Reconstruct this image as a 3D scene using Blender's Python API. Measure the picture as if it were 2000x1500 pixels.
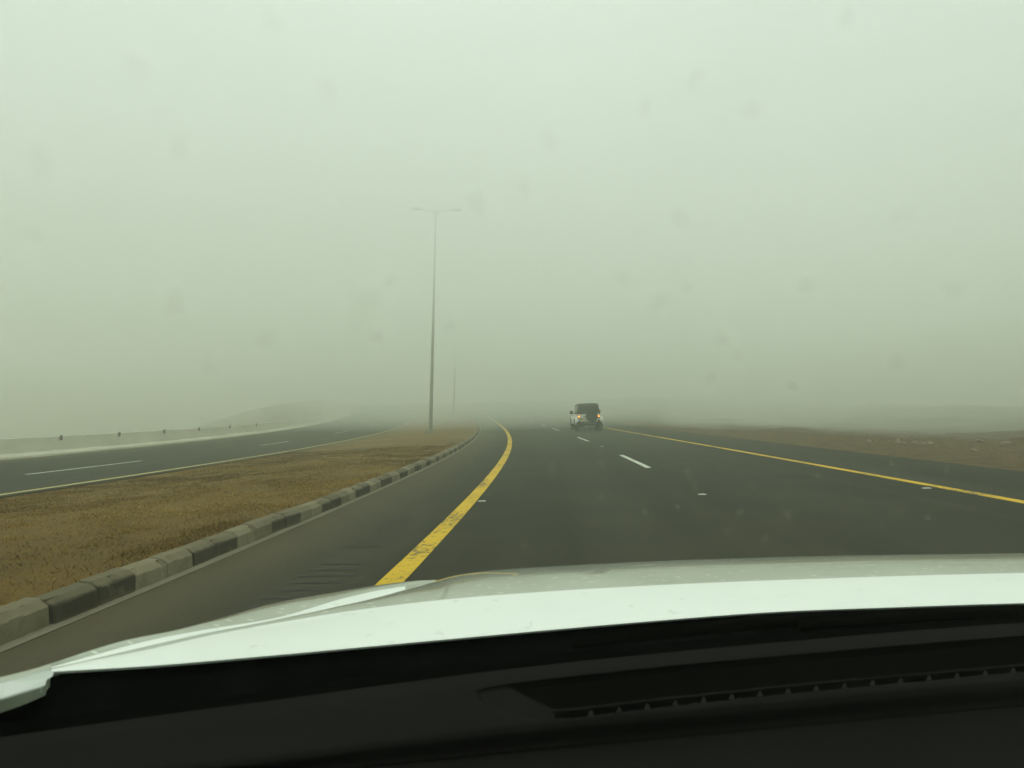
import bpy, bmesh, math, random
import numpy as np
from mathutils import Vector, Matrix

R = math.radians
scene = bpy.context.scene
for o in list(bpy.data.objects):
    bpy.data.objects.remove(o, do_unlink=True)
rng = np.random.default_rng(7)
random.seed(7)

# ------------------------------------------------------------------ camera
F, EYE, HORIZ = 1510.0, 1.334, 816.0          # focal length and horizon row of the 2000 x 1500 photograph
cam_d = bpy.data.cameras.new('camera')
cam = bpy.data.objects.new('camera', cam_d)
scene.collection.objects.link(cam)
cam.location = (0, 0, EYE)
cam.rotation_euler = (R(90), 0, 0)
cam_d.sensor_width = 36.0
cam_d.lens = 36.0 * F / 2000.0
cam_d.shift_y = (HORIZ - 750.0) / 2000.0
cam_d.clip_start, cam_d.clip_end = 0.02, 3000
cam_d.dof.use_dof = True
cam_d.dof.focus_distance = 30.0
cam_d.dof.aperture_fstop = 10.0
scene.camera = cam

# ------------------------------------------------------------------ world, sun, exposure
SUN_EL, SUN_AZ = 62.0, -8.0                   # azimuth from +Y, clockwise
world = bpy.data.worlds.new('World')
scene.world = world
world.use_nodes = True
wt = world.node_tree
wt.nodes.clear()
w_out = wt.nodes.new('ShaderNodeOutputWorld')
w_bg = wt.nodes.new('ShaderNodeBackground')
w_sky = wt.nodes.new('ShaderNodeTexSky')
w_sky.sky_type = 'NISHITA'
w_sky.sun_disc = False
w_sky.sun_elevation = R(SUN_EL)
w_sky.sun_rotation = R(SUN_AZ)
w_sky.air_density = 1.0
w_sky.dust_density = 8.0
w_sky.ozone_density = 1.0
w_hs = wt.nodes.new('ShaderNodeHueSaturation')
w_hs.inputs['Saturation'].default_value = 0.10
w_mix = wt.nodes.new('ShaderNodeMixRGB')
w_mix.inputs['Fac'].default_value = 0.72
w_mix.inputs['Color2'].default_value = (8.5, 9.5, 9.2, 1)     # even overcast veil
w_bg.inputs['Strength'].default_value = 0.118
wt.links.new(w_sky.outputs[0], w_hs.inputs['Color'])
wt.links.new(w_hs.outputs[0], w_mix.inputs['Color1'])
w_tc = wt.nodes.new('ShaderNodeTexCoord')
w_sep = wt.nodes.new('ShaderNodeSeparateXYZ')
wt.links.new(w_tc.outputs['Generated'], w_sep.inputs[0])
w_cie = wt.nodes.new('ShaderNodeMapRange')             # an overcast sky is brighter overhead
w_cie.inputs['From Min'].default_value, w_cie.inputs['From Max'].default_value = 0.0, 1.0
w_cie.inputs['To Min'].default_value, w_cie.inputs['To Max'].default_value = 0.98, 1.06
wt.links.new(w_sep.outputs[2], w_cie.inputs['Value'])
w_no = wt.nodes.new('ShaderNodeTexNoise')
w_no.inputs['Scale'].default_value, w_no.inputs['Detail'].default_value = 3.2, 3.0
wt.links.new(w_tc.outputs['Generated'], w_no.inputs['Vector'])
w_nr = wt.nodes.new('ShaderNodeMapRange')
w_nr.inputs['From Min'].default_value, w_nr.inputs['From Max'].default_value = 0.3, 0.7
w_nr.inputs['To Min'].default_value, w_nr.inputs['To Max'].default_value = 0.94, 1.06
wt.links.new(w_no.outputs['Fac'], w_nr.inputs['Value'])
w_mul = wt.nodes.new('ShaderNodeMath')
w_mul.operation = 'MULTIPLY'
wt.links.new(w_cie.outputs[0], w_mul.inputs[0])
wt.links.new(w_nr.outputs[0], w_mul.inputs[1])
w_sc = wt.nodes.new('ShaderNodeVectorMath')
w_sc.operation = 'SCALE'
wt.links.new(w_mix.outputs[0], w_sc.inputs[0])
wt.links.new(w_mul.outputs[0], w_sc.inputs['Scale'])
wt.links.new(w_sc.outputs[0], w_bg.inputs['Color'])
wt.links.new(w_bg.outputs[0], w_out.inputs[0])

sun_d = bpy.data.lights.new('sun', 'SUN')
sun_d.energy = 1.0
sun_d.angle = R(30)
sun_d.color = (1.0, 0.97, 0.88)
sun = bpy.data.objects.new('sun', sun_d)
scene.collection.objects.link(sun)
_az, _el = R(SUN_AZ), R(SUN_EL)
_to_sun = Vector((math.sin(_az) * math.cos(_el), math.cos(_az) * math.cos(_el), math.sin(_el)))
sun.rotation_euler = _to_sun.to_track_quat('Z', 'Y').to_euler()
sun.location = (0, 40, 60)

scene.view_settings.view_transform = 'Standard'
scene.view_settings.look = 'None'
scene.view_settings.exposure = 0.08
scene.view_settings.gamma = 1.0
scene.render.engine = 'CYCLES'
scene.cycles.use_denoising = True
scene.cycles.volume_bounces = 6
scene.cycles.max_bounces = 8
scene.cycles.transparent_max_bounces = 12


# ------------------------------------------------------------------ material helpers
def mat(name):
    m = bpy.data.materials.new(name)
    m.use_nodes = True
    nt = m.node_tree
    return m, nt, nt.nodes['Principled BSDF']


def N(nt, kind, **kw):
    n = nt.nodes.new(kind)
    for k, v in kw.items():
        if k in n.inputs:
            n.inputs[k].default_value = v
        else:
            setattr(n, k, v)
    return n


def noise(nt, vec, scale, detail=4.0, rough=0.55):
    n = N(nt, 'ShaderNodeTexNoise', Scale=scale, Detail=detail, Roughness=rough)
    if vec is not None:
        nt.links.new(vec, n.inputs['Vector'])
    return n.outputs['Fac']


def ramp(nt, fac, stops):
    n = nt.nodes.new('ShaderNodeValToRGB')
    el = n.color_ramp.elements
    while len(el) < len(stops):
        el.new(0.5)
    for e, (p, c) in zip(el, stops):
        e.position = p
        e.color = (*c, 1) if len(c) == 3 else c
    nt.links.new(fac, n.inputs['Fac'])
    return n.outputs['Color']


def mixc(nt, fac, a, b, blend='MIX'):
    n = nt.nodes.new('ShaderNodeMixRGB')
    n.blend_type = blend
    for sock, v in ((n.inputs['Fac'], fac), (n.inputs['Color1'], a), (n.inputs['Color2'], b)):
        if isinstance(v, (int, float)):
            sock.default_value = v
        elif isinstance(v, tuple):
            sock.default_value = (*v, 1)
        else:
            nt.links.new(v, sock)
    return n.outputs['Color']


def mapr(nt, val, a, b, c=0.0, d=1.0):
    n = nt.nodes.new('ShaderNodeMapRange')
    n.interpolation_type = 'SMOOTHSTEP'
    n.inputs['From Min'].default_value, n.inputs['From Max'].default_value = a, b
    n.inputs['To Min'].default_value, n.inputs['To Max'].default_value = c, d
    nt.links.new(val, n.inputs['Value'])
    return n.outputs['Result']


def bump(nt, bsdf, h, strength, dist):
    n = N(nt, 'ShaderNodeBump', Strength=strength, Distance=dist)
    nt.links.new(h, n.inputs['Height'])
    nt.links.new(n.outputs['Normal'], bsdf.inputs['Normal'])


def objco(nt):
    return N(nt, 'ShaderNodeTexCoord').outputs['Object']


def uvco(nt):
    return N(nt, 'ShaderNodeTexCoord').outputs['UV']


def scaled(nt, vec, sx, sy, sz=1.0):
    n = N(nt, 'ShaderNodeMapping')
    n.inputs['Scale'].default_value = (sx, sy, sz)
    nt.links.new(vec, n.inputs['Vector'])
    return n.outputs['Vector']


def simple(name, col, rough=0.6, metal=0.0, var=0.25, nscale=8.0, bmp=0.0, spec=0.5):
    m, nt, b = mat(name)
    co = objco(nt)
    f = noise(nt, co, nscale)
    lo = tuple(c * (1 - var) for c in col)
    hi = tuple(min(1, c * (1 + var)) for c in col)
    nt.links.new(ramp(nt, f, [(0.3, lo), (0.7, hi)]), b.inputs['Base Color'])
    b.inputs['Roughness'].default_value = rough
    b.inputs['Metallic'].default_value = metal
    b.inputs['Specular IOR Level'].default_value = spec
    if bmp:
        bump(nt, b, noise(nt, co, nscale * 12), bmp, 0.003)
    return m


# ------------------------------------------------------------------ materials
def asphalt_mat(name, sand_side, dusty):
    """UV carries (metres across, metres along). Sand lies along the kerb edge of the shoulder."""
    m, nt, b = mat(name)
    uv = uvco(nt)
    sep = N(nt, 'ShaderNodeSeparateXYZ')
    nt.links.new(uv, sep.inputs[0])
    s = sep.outputs[0]
    streak = noise(nt, scaled(nt, uv, 1.6, 0.05), 1.0, 5.0)
    blot = noise(nt, uv, 0.45, 4.0)
    grit = noise(nt, uv, 95.0, 3.0, 0.7)
    base = ramp(nt, streak, [(0.3, (0.027, 0.028, 0.019)), (0.7, (0.046, 0.045, 0.031))])
    base = mixc(nt, mapr(nt, blot, 0.42, 0.66, 0, 0.55), base, (0.052, 0.048, 0.032))
    base = mixc(nt, mapr(nt, grit, 0.52, 0.75, 0, 0.40), base, (0.095, 0.088, 0.062))
    base = mixc(nt, mapr(nt, grit, 0.48, 0.25, 0, 0.55), base, (0.028, 0.028, 0.021))
    tracks = noise(nt, scaled(nt, uv, 0.75, 0.012), 1.0, 2.0)
    base = mixc(nt, mapr(nt, tracks, 0.46, 0.62, 0, 0.42), base, (0.060, 0.058, 0.042))
    oil = noise(nt, scaled(nt, uv, 1.1, 0.35), 1.0, 5.0, 0.65)
    base = mixc(nt, mapr(nt, oil, 0.60, 0.72, 0, 0.55), base, (0.018, 0.018, 0.013))
    # sand blown over the shoulder
    wob = N(nt, 'ShaderNodeMath', operation='MULTIPLY_ADD')
    nt.links.new(noise(nt, uv, 0.9, 4.0), wob.inputs[0])
    wob.inputs[1].default_value = 1.2
    nt.links.new(s, wob.inputs[2])
    a, e = sand_side
    sand = mapr(nt, wob.outputs[0], a, e, 0.0, dusty)
    base = mixc(nt, sand, base, (0.150, 0.116, 0.062))
    agg = noise(nt, uv, 26.0, 5.0, 0.75)
    base = mixc(nt, mapr(nt, agg, 0.56, 0.74, 0, 0.45), base, (0.085, 0.078, 0.054))
    base = mixc(nt, mapr(nt, agg, 0.46, 0.30, 0, 0.55), base, (0.018, 0.018, 0.013))
    # darker band of newer seal along the right edge line
    seal = N(nt, 'ShaderNodeMath', operation='COMPARE')
    nt.links.new(s, seal.inputs[0])
    seal.inputs[1].default_value = 6.85
    seal.inputs[2].default_value = 0.34
    base = mixc(nt, mixc(nt, 0.35, (0, 0, 0), seal.outputs[0], 'MULTIPLY') if False else _scale(nt, seal.outputs[0], 0.45), base, (0.026, 0.027, 0.020))
    nt.links.new(base, b.inputs['Base Color'])
    b.inputs['Roughness'].default_value = 0.92
    b.inputs['Specular IOR Level'].default_value = 0.08
    bump(nt, b, grit, 0.6, 0.004)
    return m


def _scale(nt, v, k):
    n = N(nt, 'ShaderNodeMath', operation='MULTIPLY')
    nt.links.new(v, n.inputs[0])
    n.inputs[1].default_value = k
    return n.outputs[0]


def paint_mat(name, col, wear):
    m, nt, b = mat(name)
    uv = uvco(nt)
    big = noise(nt, scaled(nt, uv, 14, 9), 1.0, 6.0, 0.72)
    fine = noise(nt, uv, 60, 3.0, 0.7)
    c = mixc(nt, mapr(nt, fine, 0.35, 0.75), tuple(x * 0.80 for x in col), col)
    patch = noise(nt, scaled(nt, uv, 2.0, 0.55), 1.0, 3.0)
    wv = N(nt, 'ShaderNodeMath', operation='MULTIPLY_ADD')
    nt.links.new(patch, wv.inputs[0])
    wv.inputs[1].default_value = 0.55
    nt.links.new(big, wv.inputs[2])
    c = mixc(nt, mapr(nt, wv.outputs[0], wear + 0.275, wear + 0.13, 0, 0.9), c, (0.060, 0.054, 0.034))
    c = mixc(nt, mapr(nt, noise(nt, scaled(nt, uv, 3.0, 1.2), 1.0, 4.0), 0.5, 0.75, 0, 0.35), c, tuple(x * 0.62 for x in col))
    nt.links.new(c, b.inputs['Base Color'])
    b.inputs['Roughness'].default_value = 0.75
    b.inputs['Specular IOR Level'].default_value = 0.3
    bump(nt, b, big, 0.4, 0.004)
    return m


def ground_mat():
    m, nt, b = mat('dry_earth')
    co = objco(nt)
    uv = uvco(nt)
    sep = N(nt, 'ShaderNodeSeparateXYZ')
    nt.links.new(uv, sep.inputs[0])
    big = noise(nt, co, 0.22, 5.0, 0.6)
    mid = noise(nt, co, 2.2, 6.0, 0.65)
    fine = noise(nt, co, 34.0, 5.0, 0.75)
    turf = ramp(nt, big, [(0.30, (0.120, 0.070, 0.015)), (0.52, (0.180, 0.108, 0.022)), (0.72, (0.235, 0.152, 0.040))])
    dirt = ramp(nt, mid, [(0.32, (0.055, 0.038, 0.018)), (0.50, (0.115, 0.074, 0.034)), (0.66, (0.175, 0.118, 0.058)), (0.78, (0.260, 0.195, 0.115))])
    right = mapr(nt, sep.outputs[0], 8.0, 9.0)
    c = mixc(nt, right, turf, dirt)
    c = mixc(nt, mapr(nt, mid, 0.40, 0.70, 0, 0.45), c, (0.110, 0.080, 0.030))
    c = mixc(nt, mapr(nt, fine, 0.52, 0.35, 0, 0.7), c, (0.060, 0.042, 0.016))
    c = mixc(nt, mapr(nt, fine, 0.60, 0.80, 0, 0.6), c, (0.270, 0.200, 0.090))
    nt.links.new(c, b.inputs['Base Color'])
    b.inputs['Roughness'].default_value = 0.95
    b.inputs['Specular IOR Level'].default_value = 0.15
    bump(nt, b, fine, 0.9, 0.03)
    return m


def blade_mat():
    m, nt, b = mat('dry_grass')
    a = N(nt, 'ShaderNodeAttribute', attribute_name='tint')
    c = ramp(nt, a.outputs['Fac'], [(0.0, (0.095, 0.054, 0.011)), (0.45, (0.235, 0.140, 0.026)), (0.8, (0.330, 0.208, 0.048)), (1.0, (0.42, 0.30, 0.11))])
    nt.links.new(c, b.inputs['Base Color'])
    b.inputs['Roughness'].default_value = 0.9
    b.inputs['Specular IOR Level'].default_value = 0.1
    return m


def kerb_mat(name, paint, bare, cover):
    m, nt, b = mat(name)
    co = objco(nt)
    oi = N(nt, 'ShaderNodeObjectInfo')
    add = N(nt, 'ShaderNodeVectorMath', operation='ADD')
    rv = N(nt, 'ShaderNodeVectorMath', operation='SCALE')
    rv.inputs['Scale'].default_value = 40.0
    comb = N(nt, 'ShaderNodeCombineXYZ')
    nt.links.new(oi.outputs['Random'], comb.inputs[0])
    nt.links.new(oi.outputs['Random'], comb.inputs[1])
    nt.links.new(comb.outputs[0], rv.inputs[0])
    nt.links.new(co, add.inputs[0])
    nt.links.new(rv.outputs[0], add.inputs[1])
    v = add.outputs[0]
    sep = N(nt, 'ShaderNodeSeparateXYZ')
    nt.links.new(co, sep.inputs[0])
    big = noise(nt, v, 5.0, 6.0, 0.7)
    fine = noise(nt, v, 130.0, 3.0, 0.7)
    c = mixc(nt, mapr(nt, big, cover, cover + 0.16), paint, bare)
    # tops worn back to bare concrete and dusted with sand
    top = mapr(nt, sep.outputs[2], 0.130, 0.150, 0, 0.8)
    c = mixc(nt, top, c, bare)
    c = mixc(nt, mapr(nt, fine, 0.5, 0.3, 0, 0.35), c, tuple(x * 0.4 for x in bare))
    c = mixc(nt, mapr(nt, sep.outputs[2], 0.05, 0.0, 0, 0.4), c, (0.16, 0.125, 0.07))
    k = N(nt, 'ShaderNodeMath', operation='MULTIPLY_ADD')
    nt.links.new(oi.outputs['Random'], k.inputs[0])
    k.inputs[1].default_value = 0.35
    k.inputs[2].default_value = 0.8
    hs = N(nt, 'ShaderNodeHueSaturation')
    nt.links.new(k.outputs[0], hs.inputs['Value'])
    nt.links.new(c, hs.inputs['Color'])
    nt.links.new(hs.outputs[0], b.inputs['Base Color'])
    b.inputs['Roughness'].default_value = 0.9
    b.inputs['Specular IOR Level'].default_value = 0.1
    bump(nt, b, fine, 0.5, 0.004)
    return m


def concrete_mat(name, lo, hi):
    m, nt, b = mat(name)
    co = objco(nt)
    big = noise(nt, scaled(nt, co, 0.35, 0.35, 1.4), 1.0, 6.0, 0.65)
    fine = noise(nt, co, 30, 4.0)
    c = ramp(nt, big, [(0.3, lo), (0.7, hi)])
    c = mixc(nt, mapr(nt, fine, 0.5, 0.3, 0, 0.4), c, tuple(x * 0.55 for x in lo))
    nt.links.new(c, b.inputs['Base Color'])
    b.inputs['Roughness'].default_value = 0.9
    bump(nt, b, fine, 0.4, 0.005)
    return m


def car_paint(name, plain):
    """White clear-coated paint; the other has the dim horizon reflection painted into its colour, plus dried drops."""
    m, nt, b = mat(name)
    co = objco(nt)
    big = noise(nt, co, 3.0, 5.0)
    if plain:
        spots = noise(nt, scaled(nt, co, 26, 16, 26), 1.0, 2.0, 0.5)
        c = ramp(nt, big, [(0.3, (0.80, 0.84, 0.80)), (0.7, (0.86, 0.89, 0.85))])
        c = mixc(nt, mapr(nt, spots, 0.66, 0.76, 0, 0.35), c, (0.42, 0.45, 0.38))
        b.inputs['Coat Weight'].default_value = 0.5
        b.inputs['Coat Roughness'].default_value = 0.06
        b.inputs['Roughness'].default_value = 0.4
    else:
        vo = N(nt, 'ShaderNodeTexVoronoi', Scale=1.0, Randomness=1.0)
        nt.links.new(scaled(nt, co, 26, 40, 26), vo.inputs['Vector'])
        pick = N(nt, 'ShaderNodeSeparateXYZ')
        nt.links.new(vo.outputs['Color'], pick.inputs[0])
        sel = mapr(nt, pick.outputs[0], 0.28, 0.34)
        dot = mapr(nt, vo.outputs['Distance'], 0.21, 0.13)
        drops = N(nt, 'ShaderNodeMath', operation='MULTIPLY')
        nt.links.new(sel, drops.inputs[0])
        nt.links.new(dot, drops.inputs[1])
        c = ramp(nt, big, [(0.3, (0.27, 0.285, 0.215)), (0.7, (0.37, 0.405, 0.325))])  # darker base tone paints in the dim reflection of the horizon
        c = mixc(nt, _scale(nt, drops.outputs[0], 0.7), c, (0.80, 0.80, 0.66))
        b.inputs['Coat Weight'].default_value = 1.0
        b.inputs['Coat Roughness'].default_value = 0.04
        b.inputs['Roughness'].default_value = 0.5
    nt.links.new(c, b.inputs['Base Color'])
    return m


def dash_mat(name, v, rough=0.75):
    m, nt, b = mat(name)
    co = objco(nt)
    f = noise(nt, co, 600.0, 2.0)
    c = ramp(nt, noise(nt, co, 6.0), [(0.3, tuple(v * k for k in (0.95, 0.95, 0.80))), (0.7, tuple(v * 1.15 * k for k in (1, 1, 0.85)))])
    nt.links.new(c, b.inputs['Base Color'])
    b.inputs['Roughness'].default_value = rough
    b.inputs['Specular IOR Level'].default_value = 0.02 if v > 0.003 else 0.0
    bump(nt, b, f, 0.15, 0.0006)
    return m


def emit(name, col, strength):
    m, nt, b = mat(name)
    b.inputs['Base Color'].default_value = (*col, 1)
    b.inputs['Emission Color'].default_value = (*col, 1)
    b.inputs['Emission Strength'].default_value = strength
    return m


def glass_pane():
    m = bpy.data.materials.new('windscreen_glass')
    m.use_nodes = True
    nt = m.node_tree
    nt.nodes.clear()
    out = nt.nodes.new('ShaderNodeOutputMaterial')
    t = nt.nodes.new('ShaderNodeBsdfTransparent')
    t.inputs['Color'].default_value = (0.925, 0.985, 0.915, 1)      # green-tinted laminated glass
    nt.links.new(t.outputs[0], out.inputs['Surface'])
    return m


def dirt_mat():
    """Dust spots dried on the windscreen: opaque in the middle, thinning out to the rim (UV radius)."""
    m = bpy.data.materials.new('dried_dust')
    m.use_nodes = True
    nt = m.node_tree
    nt.nodes.clear()
    out = nt.nodes.new('ShaderNodeOutputMaterial')
    t = nt.nodes.new('ShaderNodeBsdfTransparent')
    d = nt.nodes.new('ShaderNodeBsdfTranslucent')          # dust on the outer face, lit by the sky behind it
    d.inputs['Color'].default_value = (0.36, 0.33, 0.22, 1)
    mx = nt.nodes.new('ShaderNodeMixShader')
    a = N(nt, 'ShaderNodeAttribute', attribute_name='thick')
    nt.links.new(a.outputs['Fac'], mx.inputs['Fac'])
    nt.links.new(t.outputs[0], mx.inputs[1])
    nt.links.new(d.outputs[0], mx.inputs[2])
    nt.links.new(mx.outputs[0], out.inputs['Surface'])
    return m


M = dict(
    road=asphalt_mat('asphalt', (0.45, -2.0), 0.45),
    road_far=asphalt_mat('asphalt_dusty', (-17.0, -19.6), 0.75),
    yellow=paint_mat('yellow_road_paint', (0.72, 0.455, 0.006), 0.50),
    yellow_far=paint_mat('yellow_road_paint_faded', (0.52, 0.44, 0.16), 0.40),
    white=paint_mat('white_road_paint', (0.62, 0.64, 0.54), 0.42),
    rumble=simple('rumble_groove', (0.022, 0.021, 0.015), 0.95, var=0.6, nscale=18),
    ground=ground_mat(), blade=blade_mat(),
    kerb_dark=kerb_mat('kerb_black_paint', (0.050, 0.044, 0.028), (0.165, 0.142, 0.088), 0.56),
    kerb_light=kerb_mat('kerb_pale_paint', (0.225, 0.200, 0.128), (0.185, 0.160, 0.100), 0.45),
    gutter=concrete_mat('gutter_concrete', (0.13, 0.115, 0.075), (0.20, 0.175, 0.115)),
    barrier=concrete_mat('barrier_concrete', (0.58, 0.55, 0.43), (0.72, 0.69, 0.56)),
    steel=simple('galvanised_steel', (0.24, 0.24, 0.19), 0.6, 0.0, 0.15, 3.0),
    stud=simple('ceramic_white', (0.45, 0.45, 0.38), 0.4, var=0.1),
    rock=concrete_mat('pale_rubble', (0.17, 0.125, 0.075), (0.30, 0.235, 0.155)),
    paint_white=car_paint('white_car_paint', True), paint_shaded=car_paint('shaded_white_car_paint', False),
    dash=dash_mat('dashboard_plastic', 0.0062), dash_dark=dash_mat('black_plastic', 0.0028, 0.7),
    fin=dash_mat('vent_fin_plastic', 0.016),
    frit=simple('black_glass_border', (0.002, 0.002, 0.002), 0.9, var=0.0, spec=0.0),
    cowl=simple('cowl_plastic', (0.0026, 0.0032, 0.0028), 0.8, var=0.6, nscale=14, spec=0.0),
    liner=simple('headliner_fabric', (0.25, 0.24, 0.21), 0.95),
    rubber=simple('tyre_rubber', (0.018, 0.018, 0.016), 0.85),
    rim=simple('alloy_rim', (0.45, 0.45, 0.43), 0.4, 0.7),
    glass=glass_pane(), dirt=dirt_mat(),
    white_body=simple('dusty_white_body', (0.82, 0.83, 0.76), 0.45, var=0.1, nscale=3),
    hard_top=simple('dark_hard_top', (0.035, 0.036, 0.030), 0.6),
    dark_glass=simple('dark_tinted_glass', (0.02, 0.022, 0.02), 0.15, var=0.0),
    black_trim=simple('black_trim', (0.018, 0.018, 0.016), 0.7),
    tail=emit('lit_tail_lamp', (1.0, 0.29, 0.04), 3.6),
    plate=simple('number_plate', (0.55, 0.45, 0.12), 0.5),
    reflector=simple('weathered_reflector', (0.085, 0.08, 0.06), 0.6),
    muffler=simple('grey_muffler', (0.20, 0.20, 0.17), 0.6),
)


# ------------------------------------------------------------------ object helpers
def link(o):
    scene.collection.objects.link(o)
    return o


def mesh_obj(name, verts, faces, mats, parent=None, smooth=False, fmat=None, uvs=None, sharp=None):
    me = bpy.data.meshes.new(name)
    me.from_pydata([tuple(map(float, v)) for v in verts], [], [tuple(map(int, f)) for f in faces])
    for m in (mats if isinstance(mats, (list, tuple)) else [mats]):
        me.materials.append(m)
    if fmat is not None:
        me.polygons.foreach_set('material_index', np.asarray(fmat, dtype=np.int32))
    if uvs is not None:
        uvl = me.uv_layers.new(name='UVMap')
        li = np.empty(len(me.loops), dtype=np.int32)
        me.loops.foreach_get('vertex_index', li)
        uvl.data.foreach_set('uv', np.asarray(uvs, dtype=np.float32)[li].ravel())
    if smooth:
        me.polygons.foreach_set('use_smooth', np.ones(len(me.polygons), dtype=bool))
        if sharp:
            me.set_sharp_from_angle(angle=R(sharp))
    me.update()
    o = link(bpy.data.objects.new(name, me))
    if parent is not None:
        o.parent = parent
    return o


def bm_obj(name, bm, mats, parent=None, smooth=False, sharp=35):
    me = bpy.data.meshes.new(name)
    bmesh.ops.recalc_face_normals(bm, faces=bm.faces)
    bm.to_mesh(me)
    bm.free()
    for m in (mats if isinstance(mats, (list, tuple)) else [mats]):
        me.materials.append(m)
    if smooth:
        me.polygons.foreach_set('use_smooth', np.ones(len(me.polygons), dtype=bool))
        me.set_sharp_from_angle(angle=R(sharp))
    o = link(bpy.data.objects.new(name, me))
    if parent is not None:
        o.parent = parent
    return o


def tag(o, label, cat, group=None, kind=None):
    o['label'] = label
    o['category'] = cat
    if group:
        o['group'] = group
    if kind:
        o['kind'] = kind
    return o


def empty(name, loc, rot=(0, 0, 0)):
    o = link(bpy.data.objects.new(name, None))
    o.location = loc
    o.rotation_euler = rot
    o.empty_display_size = 0.3
    return o


def copy_tree(o, parent=None):
    c = o.copy()
    link(c)
    if parent is not None:
        c.parent = parent
    for ch in list(o.children):
        copy_tree(ch, c)
    return c


def add_box(bm, lo, hi, bev=0.0, seg=2):
    r = bmesh.ops.create_cube(bm, size=1.0)
    vs = r['verts']
    for v in vs:
        v.co = Vector([lo[i] + (v.co[i] + 0.5) * (hi[i] - lo[i]) for i in range(3)])
    if bev:
        es = list({e for v in vs for e in v.link_edges})
        bmesh.ops.bevel(bm, geom=es, offset=bev, segments=seg, affect='EDGES', profile=0.5)


def add_tube(bm, pts, rads, n=12, cap=True):
    pts = [Vector(p) for p in pts]
    rings = []
    for i, p in enumerate(pts):
        d = (pts[min(i + 1, len(pts) - 1)] - pts[max(i - 1, 0)]).normalized()
        a = d.orthogonal().normalized() if i == 0 else (ref - d * ref.dot(d)).normalized()
        ref = a
        b2 = d.cross(a)
        r = rads[i] if isinstance(rads, (list, tuple)) else rads
        rings.append([bm.verts.new(p + (a * math.cos(2 * math.pi * k / n) + b2 * math.sin(2 * math.pi * k / n)) * r) for k in range(n)])
    for A, B in zip(rings, rings[1:]):
        for k in range(n):
            bm.faces.new((A[k], A[(k + 1) % n], B[(k + 1) % n], B[k]))
    if cap:
        bm.faces.new(list(reversed(rings[0])))
        bm.faces.new(rings[-1])


def add_lathe(bm, prof, axis, centre, n=28):
    """prof: (radius, offset along axis) closed loop."""
    centre = Vector(centre)
    ax = Vector(axis).normalized()
    a = ax.orthogonal().normalized()
    b2 = ax.cross(a)
    rings = []
    for k in range(n):
        t = 2 * math.pi * k / n
        d = a * math.cos(t) + b2 * math.sin(t)
        rings.append([bm.verts.new(centre + d * r + ax * h) for r, h in prof])
    m = len(prof)
    for k in range(n):
        A, B = rings[k], rings[(k + 1) % n]
        for i in range(m):
            j = (i + 1) % m
            if prof[i][0] < 1e-6 and prof[j][0] < 1e-6:
                continue
            bm.faces.new((A[i], A[j], B[j], B[i]))


def add_prism(bm, poly, ext):
    """poly: list of 3-D points of a planar outline; ext: extrusion vector."""
    ext = Vector(ext)
    A = [bm.verts.new(Vector(p)) for p in poly]
    B = [bm.verts.new(Vector(p) + ext) for p in poly]
    bm.faces.new(A)
    bm.faces.new(list(reversed(B)))
    n = len(A)
    for i in range(n):
        bm.faces.new((A[i], B[i], B[(i + 1) % n], A[(i + 1) % n]))


def sstep(x, a, b):
    t = np.clip((np.asarray(x, float) - a) / (b - a), 0, 1)
    return t * t * (3 - 2 * t)


_perm = rng.random((256, 256))


def vnoise(x, y):
    x, y = np.asarray(x, float), np.asarray(y, float)
    xi, yi = np.floor(x).astype(int), np.floor(y).astype(int)
    fx, fy = x - xi, y - yi
    fx, fy = fx * fx * (3 - 2 * fx), fy * fy * (3 - 2 * fy)
    g = lambda i, j: _perm[i % 256, j % 256]
    return (g(xi, yi) * (1 - fx) + g(xi + 1, yi) * fx) * (1 - fy) + (g(xi, yi + 1) * (1 - fx) + g(xi + 1, yi + 1) * fx) * fy


def fbm(x, y, oct=4):
    v, a = 0, 0.5
    for k in range(oct):
        v = v + a * vnoise(x * 2 ** k + 17.3 * k, y * 2 ** k + 5.1 * k)
        a *= 0.5
    return v


# ------------------------------------------------------------------ the road's plan and profile
# s = metres to the right of the median-side yellow line, t = metres ahead; the road bends left and is banked
CA, CB, CC, CE = -1.3834798, 0.0712521, -0.0010524, 1.7e-06
K1, K2, K3, Q2, Q3 = 0.0341143, 0.0190837, 0.023146, 6.27e-05, 8e-07
S_KERB, S_OPP, S_BAR, S_ODASH, S_EDGE, S_RIGHT = -2.003, -9.461, -19.517, -12.976, 9.911, 7.30
T1 = 150.0


def plan(s, t):
    s, t = np.asarray(s, float), np.asarray(t, float)
    tc = np.minimum(t, T1)
    dx = CB + 2 * CC * tc + 3 * CE * tc ** 2
    x = CA + CB * tc + CC * tc ** 2 + CE * tc ** 3 + dx * (t - tc)
    n = np.sqrt(1 + dx ** 2)
    return x + s / n, t - s * dx / n


def prof(t):
    t = np.asarray(t, float)
    tc = np.minimum(t, T1)
    return Q2 * tc ** 2 + Q3 * tc ** 3 + np.maximum(t - tc, 0) * 0.02


def zroad(s, t):
    s = np.asarray(s, float)
    return np.where(s > 0, K1 * s, np.where(s > -2.3, K3 * s, -2.3 * K3 + K2 * (s + 2.3))) + prof(t)


def P3(s, t, dz=0.0):
    x, y = plan(s, t)
    return Vector((float(x), float(y), float(zroad(s, t) + dz)))


def heading(t):
    tc = min(t, T1)
    return math.atan(CB + 2 * CC * tc + 3 * CE * tc ** 2)        # to the right of +Y


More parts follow.
